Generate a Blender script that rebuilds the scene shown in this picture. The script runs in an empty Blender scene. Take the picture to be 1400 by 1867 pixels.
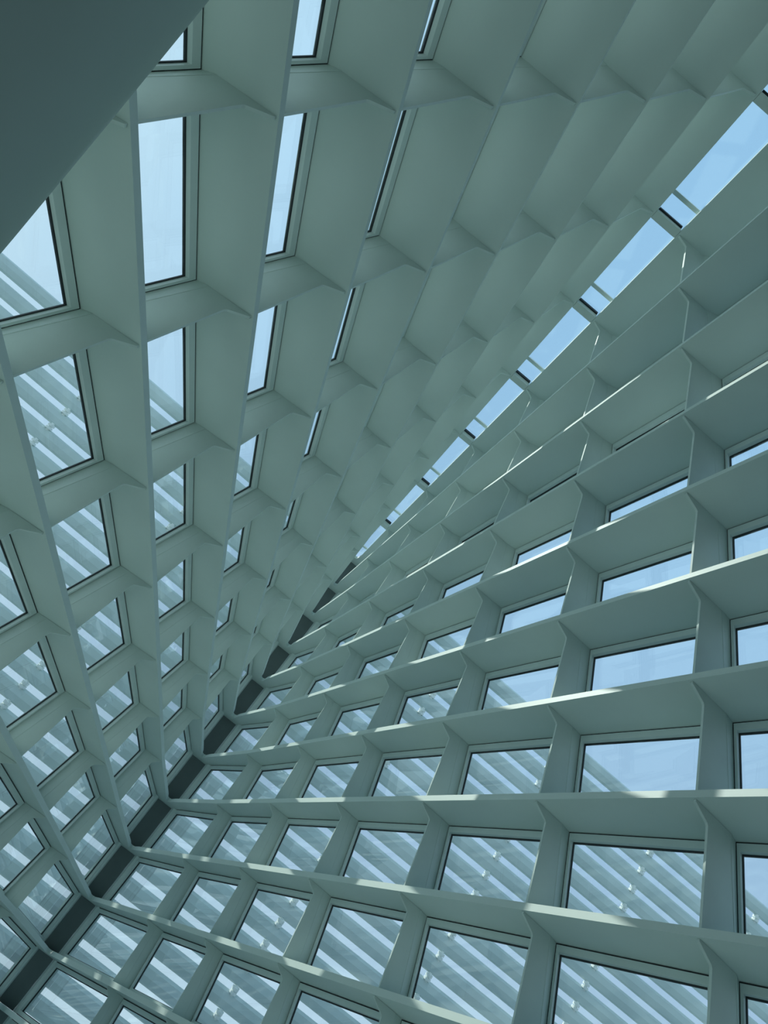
import bpy, math, random
from mathutils import Vector, Matrix
random.seed(7)
C = bpy.context.scene.collection
sc = bpy.context.scene
S = 1.2                                   # metres per model unit
EYE = 1.4                                 # eye height above the floor, model units

# ------------------------------------------------------------------ camera
FOCAL = 1116.12; CAMY = 1.0927
TLEAN = -0.30261; X0, X1, X2 = 0.48637, 1.97245, 0.007856; H1, H2 = -1.056526, -0.0046356
W0, W1, W2 = 0.204672, 0.397598, 0.0008626; K0, K1, K2 = 0.016089, 0.042494, -0.0001375
M = [(-0.475884, -0.7730422, 0.4194522), (0.5283926, -0.6325471, -0.566291), (0.7030901, -0.0478534, 0.7094888)] # world -> camera rows (x right, y down, z forward)
cam_data = bpy.data.cameras.new('camera'); cam = bpy.data.objects.new('camera', cam_data); C.objects.link(cam)
right = Vector(M[0]); down = Vector(M[1]); fwd = Vector(M[2])
rot = Matrix((right, -down, -fwd)).transposed()
cam.matrix_world = Matrix.Translation(Vector((0, CAMY, EYE)) * S) @ rot.to_4x4()
cam_data.sensor_fit = 'VERTICAL'; cam_data.sensor_height = 24.0
cam_data.lens = FOCAL * 24.0 / 1867.0
cam_data.clip_start = 0.05; cam_data.clip_end = 4000
sc.camera = cam

# ------------------------------------------------------------------ colour management, sky, sun
sc.view_settings.view_transform = 'Standard'; sc.view_settings.look = 'None'
sc.view_settings.gamma = 1; sc.view_settings.use_curve_mapping = False
sc.view_settings.exposure = 0.42
sc.cycles.max_bounces = 14; sc.cycles.diffuse_bounces = 7; sc.cycles.glossy_bounces = 5
sc.cycles.transparent_max_bounces = 24; sc.cycles.caustics_reflective = False; sc.cycles.caustics_refractive = False
sc.cycles.sample_clamp_indirect = 4.0

world = bpy.data.worlds.new('sky'); sc.world = world; world.use_nodes = True
nt = world.node_tree; nt.nodes.clear()
def wn(t, **k):
    n = nt.nodes.new(t)
    for a, b in k.items(): setattr(n, a, b)
    return n
out = wn('ShaderNodeOutputWorld'); bg = wn('ShaderNodeBackground'); tc = wn('ShaderNodeTexCoord')
sep = wn('ShaderNodeSeparateXYZ'); ramp = wn('ShaderNodeValToRGB')
nt.links.new(tc.outputs['Generated'], sep.inputs[0])
nt.links.new(sep.outputs['Z'], ramp.inputs[0])
cr = ramp.color_ramp
cr.elements[0].position = 0.0; cr.elements[0].color = (0.52, 0.66, 0.76, 1)
cr.elements[1].position = 1.0; cr.elements[1].color = (0.28, 0.48, 0.70, 1)
e = cr.elements.new(0.35); e.color = (0.31, 0.44, 0.60, 1)
# pale haze and thin cloud towards the sun's side (+Y)
noise = wn('ShaderNodeTexNoise'); noise.inputs['Scale'].default_value = 1.6; noise.inputs['Detail'].default_value = 5
nt.links.new(tc.outputs['Generated'], noise.inputs['Vector'])
hz = wn('ShaderNodeMapRange'); hz.inputs['From Min'].default_value = 0.05; hz.inputs['From Max'].default_value = 0.85
hz.inputs['To Min'].default_value = 0.0; hz.inputs['To Max'].default_value = 0.85
nt.links.new(sep.outputs['Y'], hz.inputs['Value'])
nmul = wn('ShaderNodeMapRange'); nmul.inputs['From Min'].default_value = 0.3; nmul.inputs['From Max'].default_value = 0.7
nmul.inputs['To Min'].default_value = 0.7; nmul.inputs['To Max'].default_value = 1.1
nt.links.new(noise.outputs['Fac'], nmul.inputs['Value'])
mu = wn('ShaderNodeMath', operation='MULTIPLY'); mu.use_clamp = True
nt.links.new(hz.outputs[0], mu.inputs[0]); nt.links.new(nmul.outputs[0], mu.inputs[1])
mixc = wn('ShaderNodeMixRGB'); mixc.inputs[2].default_value = (0.68, 0.84, 0.90, 1)
nt.links.new(mu.outputs[0], mixc.inputs[0]); nt.links.new(ramp.outputs[0], mixc.inputs[1])
nt.links.new(mixc.outputs[0], bg.inputs[0]); bg.inputs[1].default_value = 1.0
nt.links.new(bg.outputs[0], out.inputs[0])

sun_data = bpy.data.lights.new('sun', 'SUN'); sun = bpy.data.objects.new('sun', sun_data); C.objects.link(sun)
SUN_DIR = Vector((0.30, 0.66, 0.62)).normalized()          # towards the sun
sun.rotation_euler = SUN_DIR.to_track_quat('Z', 'Y').to_euler()
sun_data.energy = 2.8; sun_data.angle = math.radians(0.6); sun_data.color = (1.0, 0.97, 0.9)
sun.location = (0, 40, 60)

# ------------------------------------------------------------------ materials
def mat(name, col, rough=0.5, metal=0.0, spec=0.5, noise_amt=0.0, noise_scale=3.0, bump=0.0):
    m = bpy.data.materials.new(name); m.use_nodes = True
    t = m.node_tree; b = t.nodes['Principled BSDF']
    b.inputs['Base Color'].default_value = (*col, 1); b.inputs['Roughness'].default_value = rough
    b.inputs['Metallic'].default_value = metal; b.inputs['Specular IOR Level'].default_value = spec
    if noise_amt or bump:
        co = t.nodes.new('ShaderNodeTexCoord'); n = t.nodes.new('ShaderNodeTexNoise')
        n.inputs['Scale'].default_value = noise_scale; n.inputs['Detail'].default_value = 4
        t.links.new(co.outputs['Object'], n.inputs['Vector'])
        if noise_amt:
            r = t.nodes.new('ShaderNodeValToRGB')
            r.color_ramp.elements[0].position = 0.3; r.color_ramp.elements[1].position = 0.7
            r.color_ramp.elements[0].color = (*[c * (1 - noise_amt) for c in col], 1)
            r.color_ramp.elements[1].color = (*[min(1, c * (1 + noise_amt)) for c in col], 1)
            t.links.new(n.outputs['Fac'], r.inputs[0]); t.links.new(r.outputs[0], b.inputs['Base Color'])
        if bump:
            bp = t.nodes.new('ShaderNodeBump'); bp.inputs['Strength'].default_value = bump
            t.links.new(n.outputs['Fac'], bp.inputs['Height']); t.links.new(bp.outputs[0], b.inputs['Normal'])
    return m
M_PAINT = mat('painted_steel', (0.58, 0.68, 0.64), 0.48, noise_amt=0.03, noise_scale=1.2)
M_MULL = mat('painted_mullion', (0.58, 0.68, 0.64), 0.5, noise_amt=0.04, noise_scale=2.0)
M_FRAME = mat('frame_aluminium', (0.62, 0.72, 0.69), 0.35, noise_amt=0.03)
M_GASKET = mat('black_gasket', (0.012, 0.02, 0.022), 0.6)
M_PANEL = mat('dark_panel', (0.13, 0.165, 0.165), 0.55, noise_amt=0.04, noise_scale=4)
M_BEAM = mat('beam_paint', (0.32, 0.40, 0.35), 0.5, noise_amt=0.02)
M_SHADE = mat('sunshade_steel', (0.55, 0.66, 0.65), 0.45, noise_amt=0.05, noise_scale=0.6)
M_ROD = mat('coupling_steel', (0.80, 0.85, 0.82), 0.4)
M_FLOOR = mat('pale_marble', (0.52, 0.60, 0.60), 0.3, noise_amt=0.06, noise_scale=0.5)
M_GROUND = mat('pale_paving', (0.30, 0.35, 0.36), 0.8, noise_amt=0.08, noise_scale=0.2)
M_WALL = mat('darkened_wall', (0.05, 0.065, 0.06), 0.6)  # shade put into the colour: darkened to cut light from behind the camera
def glass_mat():
    m = bpy.data.materials.new('window_glass'); m.use_nodes = True
    t = m.node_tree; t.nodes.clear()
    o = t.nodes.new('ShaderNodeOutputMaterial'); mx = t.nodes.new('ShaderNodeMixShader')
    tr = t.nodes.new('ShaderNodeBsdfTransparent'); gl = t.nodes.new('ShaderNodeBsdfGlossy'); fr = t.nodes.new('ShaderNodeMapRange'); lw = t.nodes.new('ShaderNodeLayerWeight'); pw = t.nodes.new('ShaderNodeMath')
    tr.inputs[0].default_value = (0.93, 0.97, 0.97, 1); gl.inputs['Roughness'].default_value = 0.0
    gl.inputs['Color'].default_value = (0.9, 0.97, 0.97, 1); lw.inputs['Blend'].default_value = 0.5
    pw.operation = 'POWER'; pw.inputs[1].default_value = 3.3; t.links.new(lw.outputs['Facing'], pw.inputs[0]); t.links.new(pw.outputs[0], fr.inputs['Value'])
    fr.inputs['To Min'].default_value = 0.05; fr.inputs['To Max'].default_value = 0.9
    t.links.new(fr.outputs[0], mx.inputs[0]); t.links.new(tr.outputs[0], mx.inputs[1]); t.links.new(gl.outputs[0], mx.inputs[2])
    t.links.new(mx.outputs[0], o.inputs[0])
    return m
M_GLASS = glass_mat()

# ------------------------------------------------------------------ mesh helpers
class MB:
    def __init__(s): s.v = []; s.f = []
    def vert(s, p): s.v.append(tuple(p)); return len(s.v) - 1
    def hexa(s, a, b):
        """solid between polygon a and polygon b (same count, matching order)"""
        n = len(a); i0 = len(s.v)
        s.v += [tuple(p) for p in a] + [tuple(p) for p in b]
        s.f.append(tuple(range(i0 + n - 1, i0 - 1, -1))); s.f.append(tuple(range(i0 + n, i0 + 2 * n)))
        for k in range(n):
            l = (k + 1) % n; s.f.append((i0 + k, i0 + l, i0 + n + l, i0 + n + k))
    def strip(s, secs, closed=False):
        """sweep: list of cross-sections (same point count), closed rings capped at the ends"""
        n = len(secs[0]); i0 = len(s.v)
        for q in secs: s.v += [tuple(p) for p in q]
        for r in range(len(secs) - 1):
            for k in range(n):
                l = (k + 1) % n; a = i0 + r * n
                s.f.append((a + k, a + l, a + n + l, a + n + k))
        s.f.append(tuple(range(i0 + n - 1, i0 - 1, -1))); e = i0 + (len(secs) - 1) * n
        s.f.append(tuple(range(e, e + n)))
    def box(s, lo, hi):
        x0, y0, z0 = lo; x1, y1, z1 = hi
        s.hexa([(x0, y0, z0), (x1, y0, z0), (x1, y1, z0), (x0, y1, z0)], [(x0, y0, z1), (x1, y0, z1), (x1, y1, z1), (x0, y1, z1)])
    def tube(s, p0, p1, r, n=12, r2=None, flat=1.0, up=None):
        p0 = Vector(p0); p1 = Vector(p1); d = (p1 - p0).normalized()
        u = Vector(up) if up else (Vector((0, 0, 1)) if abs(d.z) < .9 else Vector((1, 0, 0)))
        a = d.cross(u).normalized(); b = a.cross(d).normalized(); r2 = r if r2 is None else r2
        s.strip([[c + (a * math.cos(2 * math.pi * k / n) * flat + b * math.sin(2 * math.pi * k / n)) * rr for k in range(n)] for c, rr in ((p0, r), (p1, r2))])
    def build(s, name, material, parent=None, smooth=False):
        me = bpy.data.meshes.new(name); me.from_pydata(s.v, [], s.f); me.materials.append(material); me.validate()
        import bmesh
        bm = bmesh.new(); bm.from_mesh(me); bmesh.ops.recalc_face_normals(bm, faces=bm.faces)
        bm.to_mesh(me); bm.free(); me.update()
        if smooth:
            for p in me.polygons: p.use_smooth = True
        o = bpy.data.objects.new(name, me); C.objects.link(o)
        if parent: o.parent = parent; o.matrix_parent_inverse = Matrix.Translation(-parent.location)
        return o
def tag(o, label=None, cat=None, group=None, kind=None):
    if label: o['label'] = label
    if cat: o['category'] = cat
    if group: o['group'] = group
    if kind: o['kind'] = kind
    return o
def empty(name, loc):
    o = bpy.data.objects.new(name, None); C.objects.link(o); o.location = loc; o.empty_display_size = 0.2; return o

# ------------------------------------------------------------------ the tent: one ruled surface per side
# i = fin number counted down from the ridge (0) to the floor (12); u = column, 7 = prow spine, falling towards the hall
T = TLEAN
def XC(j): return X0 + X1 * j + X2 * (j * j - 6 * j)
def H(i): return 12 + H1 * i + H2 * i * i
def WW(i, X): return (W0 + W1 * i + W2 * i * i) + (K0 + K1 * i + K2 * i * i) * (5 - X)
XSL = [14.15, 14.13, 14.12, 14.13, 14.14, 14.15, 14.2, 14.38, 14.6, 14.85, 15.2, 15.6, 16.0, 16.4]
def lerp_list(L, t):
    t = max(0, min(len(L) - 1.001, t)); k = int(t); return L[k] + (L[k + 1] - L[k]) * (t - k)
DX = [0.5, 2.4, 4.4, 6.3, 8.3, 10.3, 12.3, 14.2]; DD = [.65, .58, .48, .40, .33, .28, .24, .09]
def depth(u):
    if u < 0: return .65 + .03 * -u
    return lerp_list(DD, u)
def WS(i): return 0.07
def KK(i): return K0 + K1 * i + K2 * i * i
def N(s, i, u, e=0.0):
    """point e outwards along the wall's own normal"""
    k = KK(i) * (1 if u <= 6 else max(0, 7 - u)); p = P(s, i, u); return p + Vector((k * e * S, s * (1 - k * k) * e * S, 0))
def P(s, i, u, e=0.0, dz=0.0):
    h = H(i)
    if u <= 6: X = XC(u); w = WW(i, X)
    else:
        f = u - 6; Xs = lerp_list(XSL, i); X = XC(6) + (Xs - XC(6)) * f; w = WW(i, XC(6)) * (1 - f) + WS(i) * f
    return Vector(((X + T * (h - 12)) * S, s * (w + e) * S, (h + dz + EYE) * S))
def SP(i, dx=0.0, y=0.0, dz=0.0):
    h = H(i); return Vector(((lerp_list(XSL, i) + dx + T * (h - 12)) * S, y * S, (h + dz + EYE) * S))
NI = 12; UMIN = -2
ORD = ['topmost', 'second', 'third', 'fourth', 'fifth', 'sixth', 'seventh', 'eighth', 'ninth', 'tenth', 'eleventh', 'twelfth', 'thirteenth']
ORDN = ['first'] + ORD[1:]
FT = 0.09                                  # fin plate thickness
POUT = 0.30                                # spine panel setback
EIN = lambda i: 0.02 if i == 0 else -0.035

# ------------------------------------------------------------------ ground, floor, back wall
g = MB(); g.box((-500, -500, -0.6), (500, 500, -0.3)); tag(g.build('ground', M_GROUND), kind='structure')
f = MB()
fl = [P(-1, 12, u, depth(u) + .5, -.2) for u in (-2.6, 0, 2, 4, 6, 7)] + [P(1, 12, u, depth(u) + .5, -.2) for u in (7, 6, 4, 2, 0, -2.6)]
f.hexa([(p.x, p.y, -.3) for p in fl], [(p.x, p.y, 0.0) for p in fl]); tag(f.build('floor', M_FLOOR), kind='structure')
w = MB()
xb = P(1, 0, UMIN).x
prof = [P(1, i, UMIN, depth(UMIN) + .25) for i in range(NI + 1)]
poly = [(p.y, p.z) for p in prof]; poly = [(y, z) for y, z in poly][::-1]
poly[0] = (poly[0][0], 0.0)
full = poly + [(-y, z) for y, z in poly[::-1]]
xs = min(P(1, i, UMIN).x for i in range(NI + 1)) - .05
w.hexa([(xs - .4, y, z) for y, z in full], [(xs, y, z) for y, z in full]); tag(w.build('wall_back', M_WALL), kind='structure')

# ------------------------------------------------------------------ fins
def fin(i):
    base = SP(i, 0.15); t = empty('louvre_fin', base)
    for s in (1, -1):
        m = MB(); secs = []
        us = [UMIN + k * 0.5 for k in range(int((6 - UMIN) / .5) + 1)] + [6.33, 6.66, 6.9]
        for u in us:
            a = P(s, i, u, EIN(i)); b = P(s, i, u, depth(u) + .32)
            up = Vector((0, 0, FT * S))
            secs.append([a, b, b + up, a + up])
        # end at the elbow, mitred onto the symmetry plane of the prow
        a = SP(i, 0.0 if i else .03, s * (0.055 if i else .05)); b = SP(i, POUT + .1, s * 0.36); up = Vector((0, 0, FT * S))
        secs.append([a, b, b + up, a + up])
        a = SP(i, 0.045, 0); b = SP(i, POUT + .1, 0); secs.append([a, b, b + up, a + up])
        o = m; o.strip(secs); ob = o.build('fin_blade', M_PAINT, t)
        ob['label'] = 'blade of the fin on the side %s the dark spine' % ('left of' if s > 0 else 'right of')
    if i == 0: lab = 'long pale fin along both edges of the narrow skylight strip'
    else: lab = 'pale green-grey V-shaped fin bent at the dark spine, %s below the skylight strip' % ORDN[i - 1]
    tag(t, lab, 'fin', 'V-shaped fins stepping down from the skylight')
for i in range(NI + 1): fin(i)

# ------------------------------------------------------------------ mullions
def VB(i): return 1.0 - (FT + .003) / (H(i) - H(i + 1))
WEB = 0.016; FL0 = 0.10; FL1 = 0.12
def mullion(s, i, j):
    t = empty('mullion', P(s, i + 1, j))
    D = depth(j); e_top = EIN(i) + .03; L = 1.97
    n_in = min(0.19, D * .5); vn = 0.12; vb = VB(i); v0 = .003
    def pl(v, e, dX):                      # web plate: skewed a little towards the prow
        k = KK(i + v); sk = max(0.0, .6 * (k - .1)); p = P(s, i + v, j, e); return p + Vector(((e * sk + dX) * S, 0, 0))
    prof = [(v0, e_top), (0.02, e_top - .005), (vn * .85, n_in * .93), (vn, n_in), (vn * 1.3, n_in * .97), (vb, 0.03), (vb, D + .02), (v0, D + .02)]
    m = MB(); m.hexa([pl(v, e, -WEB) for v, e in prof], [pl(v, e, WEB) for v, e in prof])
    m.build('web', M_MULL, t)
    def box(v): return [pl(v, D, -WEB - .004), N(s, i + v, j - FL1 / L, D + .2), N(s, i + v, j + FL1 / L, D + .2), N(s, i + v, j + FL0 / L, D)]
    b = MB(); b.hexa(box(v0), box(vb)); b.build('flange', M_MULL, t)
    side = 'left' if s > 0 else 'right'
    above = 'fin edging the skylight' if i == 0 else '%s fin below the skylight' % ORDN[i - 1]
    tag(t, 'haunched mullion %s of the spine, %s from it, under the %s' % (side, ORDN[6 - j], above),
        'mullion', 'haunched mullions between the fins')

# ------------------------------------------------------------------ windows
def ring(mb, q, o, n, e0, e1):
    """four mitred bars; o = outer rectangle, n = inner one, as (u0,u1,v0,v1); q(u,v,e) -> point"""
    O = [(o[0], o[2]), (o[1], o[2]), (o[1], o[3]), (o[0], o[3])]; I_ = [(n[0], n[2]), (n[1], n[2]), (n[1], n[3]), (n[0], n[3])]
    for k in range(4):
        l = (k + 1) % 4
        c = [O[k], O[l], I_[l], I_[k]]
        mb.hexa([q(a, b, e0) for a, b in c], [q(a, b, e1) for a, b in c])
wcount = [0]
def window(s, i, j):
    """the cell between columns j and j+1, fins i and i+1"""
    wcount[0] += 1
    spine = j == 6
    L = 1.97
    u0 = j + (FL1 / L); u1 = j + 1 - (FL1 / L if not spine else -.045)
    v0 = 0.0 + .004; v1 = VB(i)
    def q(u, v, e): return N(s, i + v, u, depth(u) + e)
    root = empty('window_%d' % wcount[0], P(s, i + 1, j + .5, depth(j + .5) + .1)); root['kind'] = 'structure'
    G = 0.013; F = .068; FX = .032
    r0 = (u0, u1, v0, v1)
    def inset(r, d, x=None): x = x or d; return (r[0] + x / L, r[1] - x / L, r[2] + d / 1.1, r[3] - d / 1.1)
    r1 = inset(r0, G); r2 = inset(r1, F, FX); r3 = inset(r2, G)
    gk = MB(); ring(gk, q, r0, r1, .18, .24); ring(gk, q, r2, r3, .225, .25); gk.build('gasket', M_GASKET, root)
    fr = MB(); ring(fr, q, r1, r2, .17, .27); fr.build('window_frame', M_FRAME, root)
    gl = MB()
    c = [(r3[0], r3[2]), (r3[1], r3[2]), (r3[1], r3[3]), (r3[0], r3[3])]
    gl.hexa([q(a, b, .235) for a, b in c], [q(a, b, .245) for a, b in c]); 
    gl.build('glass_pane' if j > UMIN else 'light_block_panel', M_GLASS if j > UMIN else M_WALL, root)  # unseen end column: opaque panel added in place of glass to block light

for s in (1, -1):
    for i in range(NI):
        for j in range(UMIN, 7):
            window(s, i, j)
            if j > UMIN: mullion(s, i, j)

# ------------------------------------------------------------------ prow spine: dark panels between pale posts
for i in range(NI):
    m = MB(); top = SP(i, POUT, 0, -.003); 
    v1 = i + VB(i)
    def row(ii, y, dx): return SP(ii, dx, y)
    y1 = .205
    m.hexa([row(i + .003, -y1, POUT), row(i + .003, y1, POUT), row(v1, y1, POUT), row(v1, -y1, POUT)],
           [row(i + .003, -y1, POUT + .05), row(i + .003, y1, POUT + .05), row(v1, y1, POUT + .05), row(v1, -y1, POUT + .05)])
    o = m.build('spine_panel', M_PANEL)
    tag(o, 'dark slate panel of the spine, %s one down from the skylight' % ORDN[i] if i else 'dark slate panel at the top of the spine, narrowest in the photo', 'panel', 'dark panels down the prow spine')
    for s in (1, -1):
        p = MB()
        c = [(.12 + .02, .215), (POUT + .06, .205), (POUT + .06, .27), (.12 + .03, .27)]
        c = [(POUT - .02, .205), (.15, .24), (.10, .34), (.12, .44), (POUT + .08, .36)]
        p.hexa([row(i + .003, s * y, dx) for dx, y in c], [row(v1, s * y, dx) for dx, y in c])
        b = p.build('edge_post', M_FRAME, o)

# ------------------------------------------------------------------ ridge skylights
def RX(u): return XC(u) if u <= 6 else XC(6) + (14.15 - XC(6)) * (u - 6)
zr = 12 + EYE
def yin(u): return (WW(0, RX(u)) if u <= 6 else WW(0, XC(6)) * (7 - u) + .07 * (u - 6)) + .02
for s in (1, -1):
    m = MB(); secs = []
    for u in [UMIN + k * .5 for k in range(19)]:
        if u > 7: break
        x = RX(u); y = yin(u)
        secs.append([(x * S, s * (y + .03) * S, (zr + FT) * S), (x * S, s * (y + .16) * S, (zr + FT) * S), (x * S, s * (y + .16) * S, (zr + .27) * S), (x * S, s * (y + .03) * S, (zr + .27) * S)])
    m.strip(secs); tag(m.build('trim_%d' % (1 if s > 0 else 2), M_PAINT), kind='structure')
for j in range(UMIN, 7):
    x = XC(j)
    m = MB(); y = yin(j) - .005
    m.hexa([((x - .07) * S, -y * S, zr * S), ((x + .07) * S, -y * S, zr * S), ((x + .07) * S, y * S, zr * S), ((x - .07) * S, y * S, zr * S)],
           [((x - .07) * S, -y * S, (zr + .2) * S), ((x + .07) * S, -y * S, (zr + .2) * S), ((x + .07) * S, y * S, (zr + .2) * S), ((x - .07) * S, y * S, (zr + .2) * S)])
    o = m.build('skylight_crossbar', M_PAINT)
    tag(o, 'short pale crossbar across the skylight strip, %s from the dark spine' % ORDN[6 - j], 'crossbar', 'crossbars of the skylight strip')
    k = MB(); k.box(((x - .10) * S, -(y - .01) * S, (zr + .13) * S), ((x - .07) * S, (y - .01) * S, (zr + .2) * S)); k.build('seal', M_GASKET, o)
    # roof pane between crossbars
    root = empty('window_%d' % (300 + j + 3), ((x + .9) * S, 0, (zr + .2) * S)); root['kind'] = 'structure'
    xa, xb_ = XC(j) + .0, (XC(j + 1) if j < 6 else 14.15)
    ya = yin(j) + .1; yb = yin(j + 1) + .1
    gm = MB(); gm.hexa([(xa * S, -ya * S, (zr + .21) * S), (xb_ * S, -yb * S, (zr + .21) * S), (xb_ * S, yb * S, (zr + .21) * S), (xa * S, ya * S, (zr + .21) * S)],
                       [(xa * S, -ya * S, (zr + .22) * S), (xb_ * S, -yb * S, (zr + .22) * S), (xb_ * S, yb * S, (zr + .22) * S), (xa * S, ya * S, (zr + .22) * S)])
    gm.build('glass_pane', M_GLASS, root)
    xo = x + 1.97 * .77 + .05
    bar = MB(); bar.box(((xo - .035) * S, -ya * S, (zr + .3) * S), ((xo + .035) * S, ya * S, (zr + .34) * S)); bar.build('glazing_bar', M_ROD, root)

# ------------------------------------------------------------------ great rounded arch beam, upper left
BN = Vector((0.39916972, -0.82753165, 0.39478463)); BD = Vector((-0.70319063, 0, 0.71100136))
def beam():
    cy = Vector((0, CAMY, EYE))
    # edge plane passes through the eye; the beam is a big curved tube just beyond it
    up = BN if BN.dot(Vector((0, 1, 0))) < 0 else -BN        # towards the visible windows
    mid = Vector((0.5903, 0.7007, 0.8717)) * 2.6
    R = 0.95; secs = []; n = 40
    for k in range(-8, 8):
        t = k * .6
        c = cy + mid + BD * t - up * R - up * (0.006 * (t + .3) ** 2)
        a = up; b = BD.cross(up)
        secs.append([(c + a * math.cos(2 * math.pi * m_ / n) * R + b * math.sin(2 * math.pi * m_ / n) * R * .75) * S for m_ in range(n)])
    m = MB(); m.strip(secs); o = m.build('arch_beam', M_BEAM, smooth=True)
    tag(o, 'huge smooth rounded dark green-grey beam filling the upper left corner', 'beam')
beam()

# ------------------------------------------------------------------ sunshade wing outside
def wing():
    A = Vector(M[0]); 
    def ray(u, v): 
        c = Vector(((u - 700) / FOCAL, (v - 933.5) / FOCAL, 1)); return Vector([sum(M[r][k] * c[r] for r in range(3)) for k in range(3)])
    q0 = (21.0, 1.097, 17.958 + EYE); d = (0.03, -1, -0.00867); p = (0.447, 0, -0.894)
    t = empty('sunshade_wing', (Vector(q0) * S)); d = Vector(d).normalized(); p = Vector(p).normalized(); nrm = d.cross(p).normalized()
    dist = 0.0; ks = []
    for k in range(26):
        sp = 0.88
        ks.append((dist, sp)); dist += sp
    for k, (s0, sp) in enumerate(ks):
        c = Vector(q0) + p * (s0 + .33)
        m = MB(); r = sp * .37
        secs = []
        for tt in (-24, 34):
            cc = c + d * tt
            pts = [(-1, 0), (-.8, .35), (0, .5), (.8, .35), (1, 0), (.75, -.3), (0, -.42), (-.75, -.3)]
            secs.append([(cc + p * (a * r) + nrm * (b * r)) * S for a, b in pts])
        m.strip(secs); m.build('shade_tube', M_SHADE, t)
    far = MB()
    for y in (20.8, 14.45, -5.3, -11.7, 27.1, 8.1, 1.6, -18.1):
        single = y in (20.8, 14.45, -5.3, -11.7)
        for k in range(len(ks) - 1):
            s0, sp = ks[k]; c = Vector(q0) + p * (s0 + .33 + sp * .3) + d * y - nrm * .05
            e = c + p * (sp * .45); m = MB() if single else far
            m.tube(c * S, e * S, .075 * S, 10); mid = (c + e) / 2
            for o_ in (-.12, .02): m.tube((mid + p * o_) * S, (mid + p * (o_ + .1)) * S, .15 * S, 10)
            if single: m.build('coupling_rod', M_ROD, t)
    fo = far.build('coupling_rod', M_ROD, t); fo['kind'] = 'stuff'
    tag(t, 'outdoor sunshade of pale parallel steel tubes seen through the lower windows', 'sunshade')
wing()
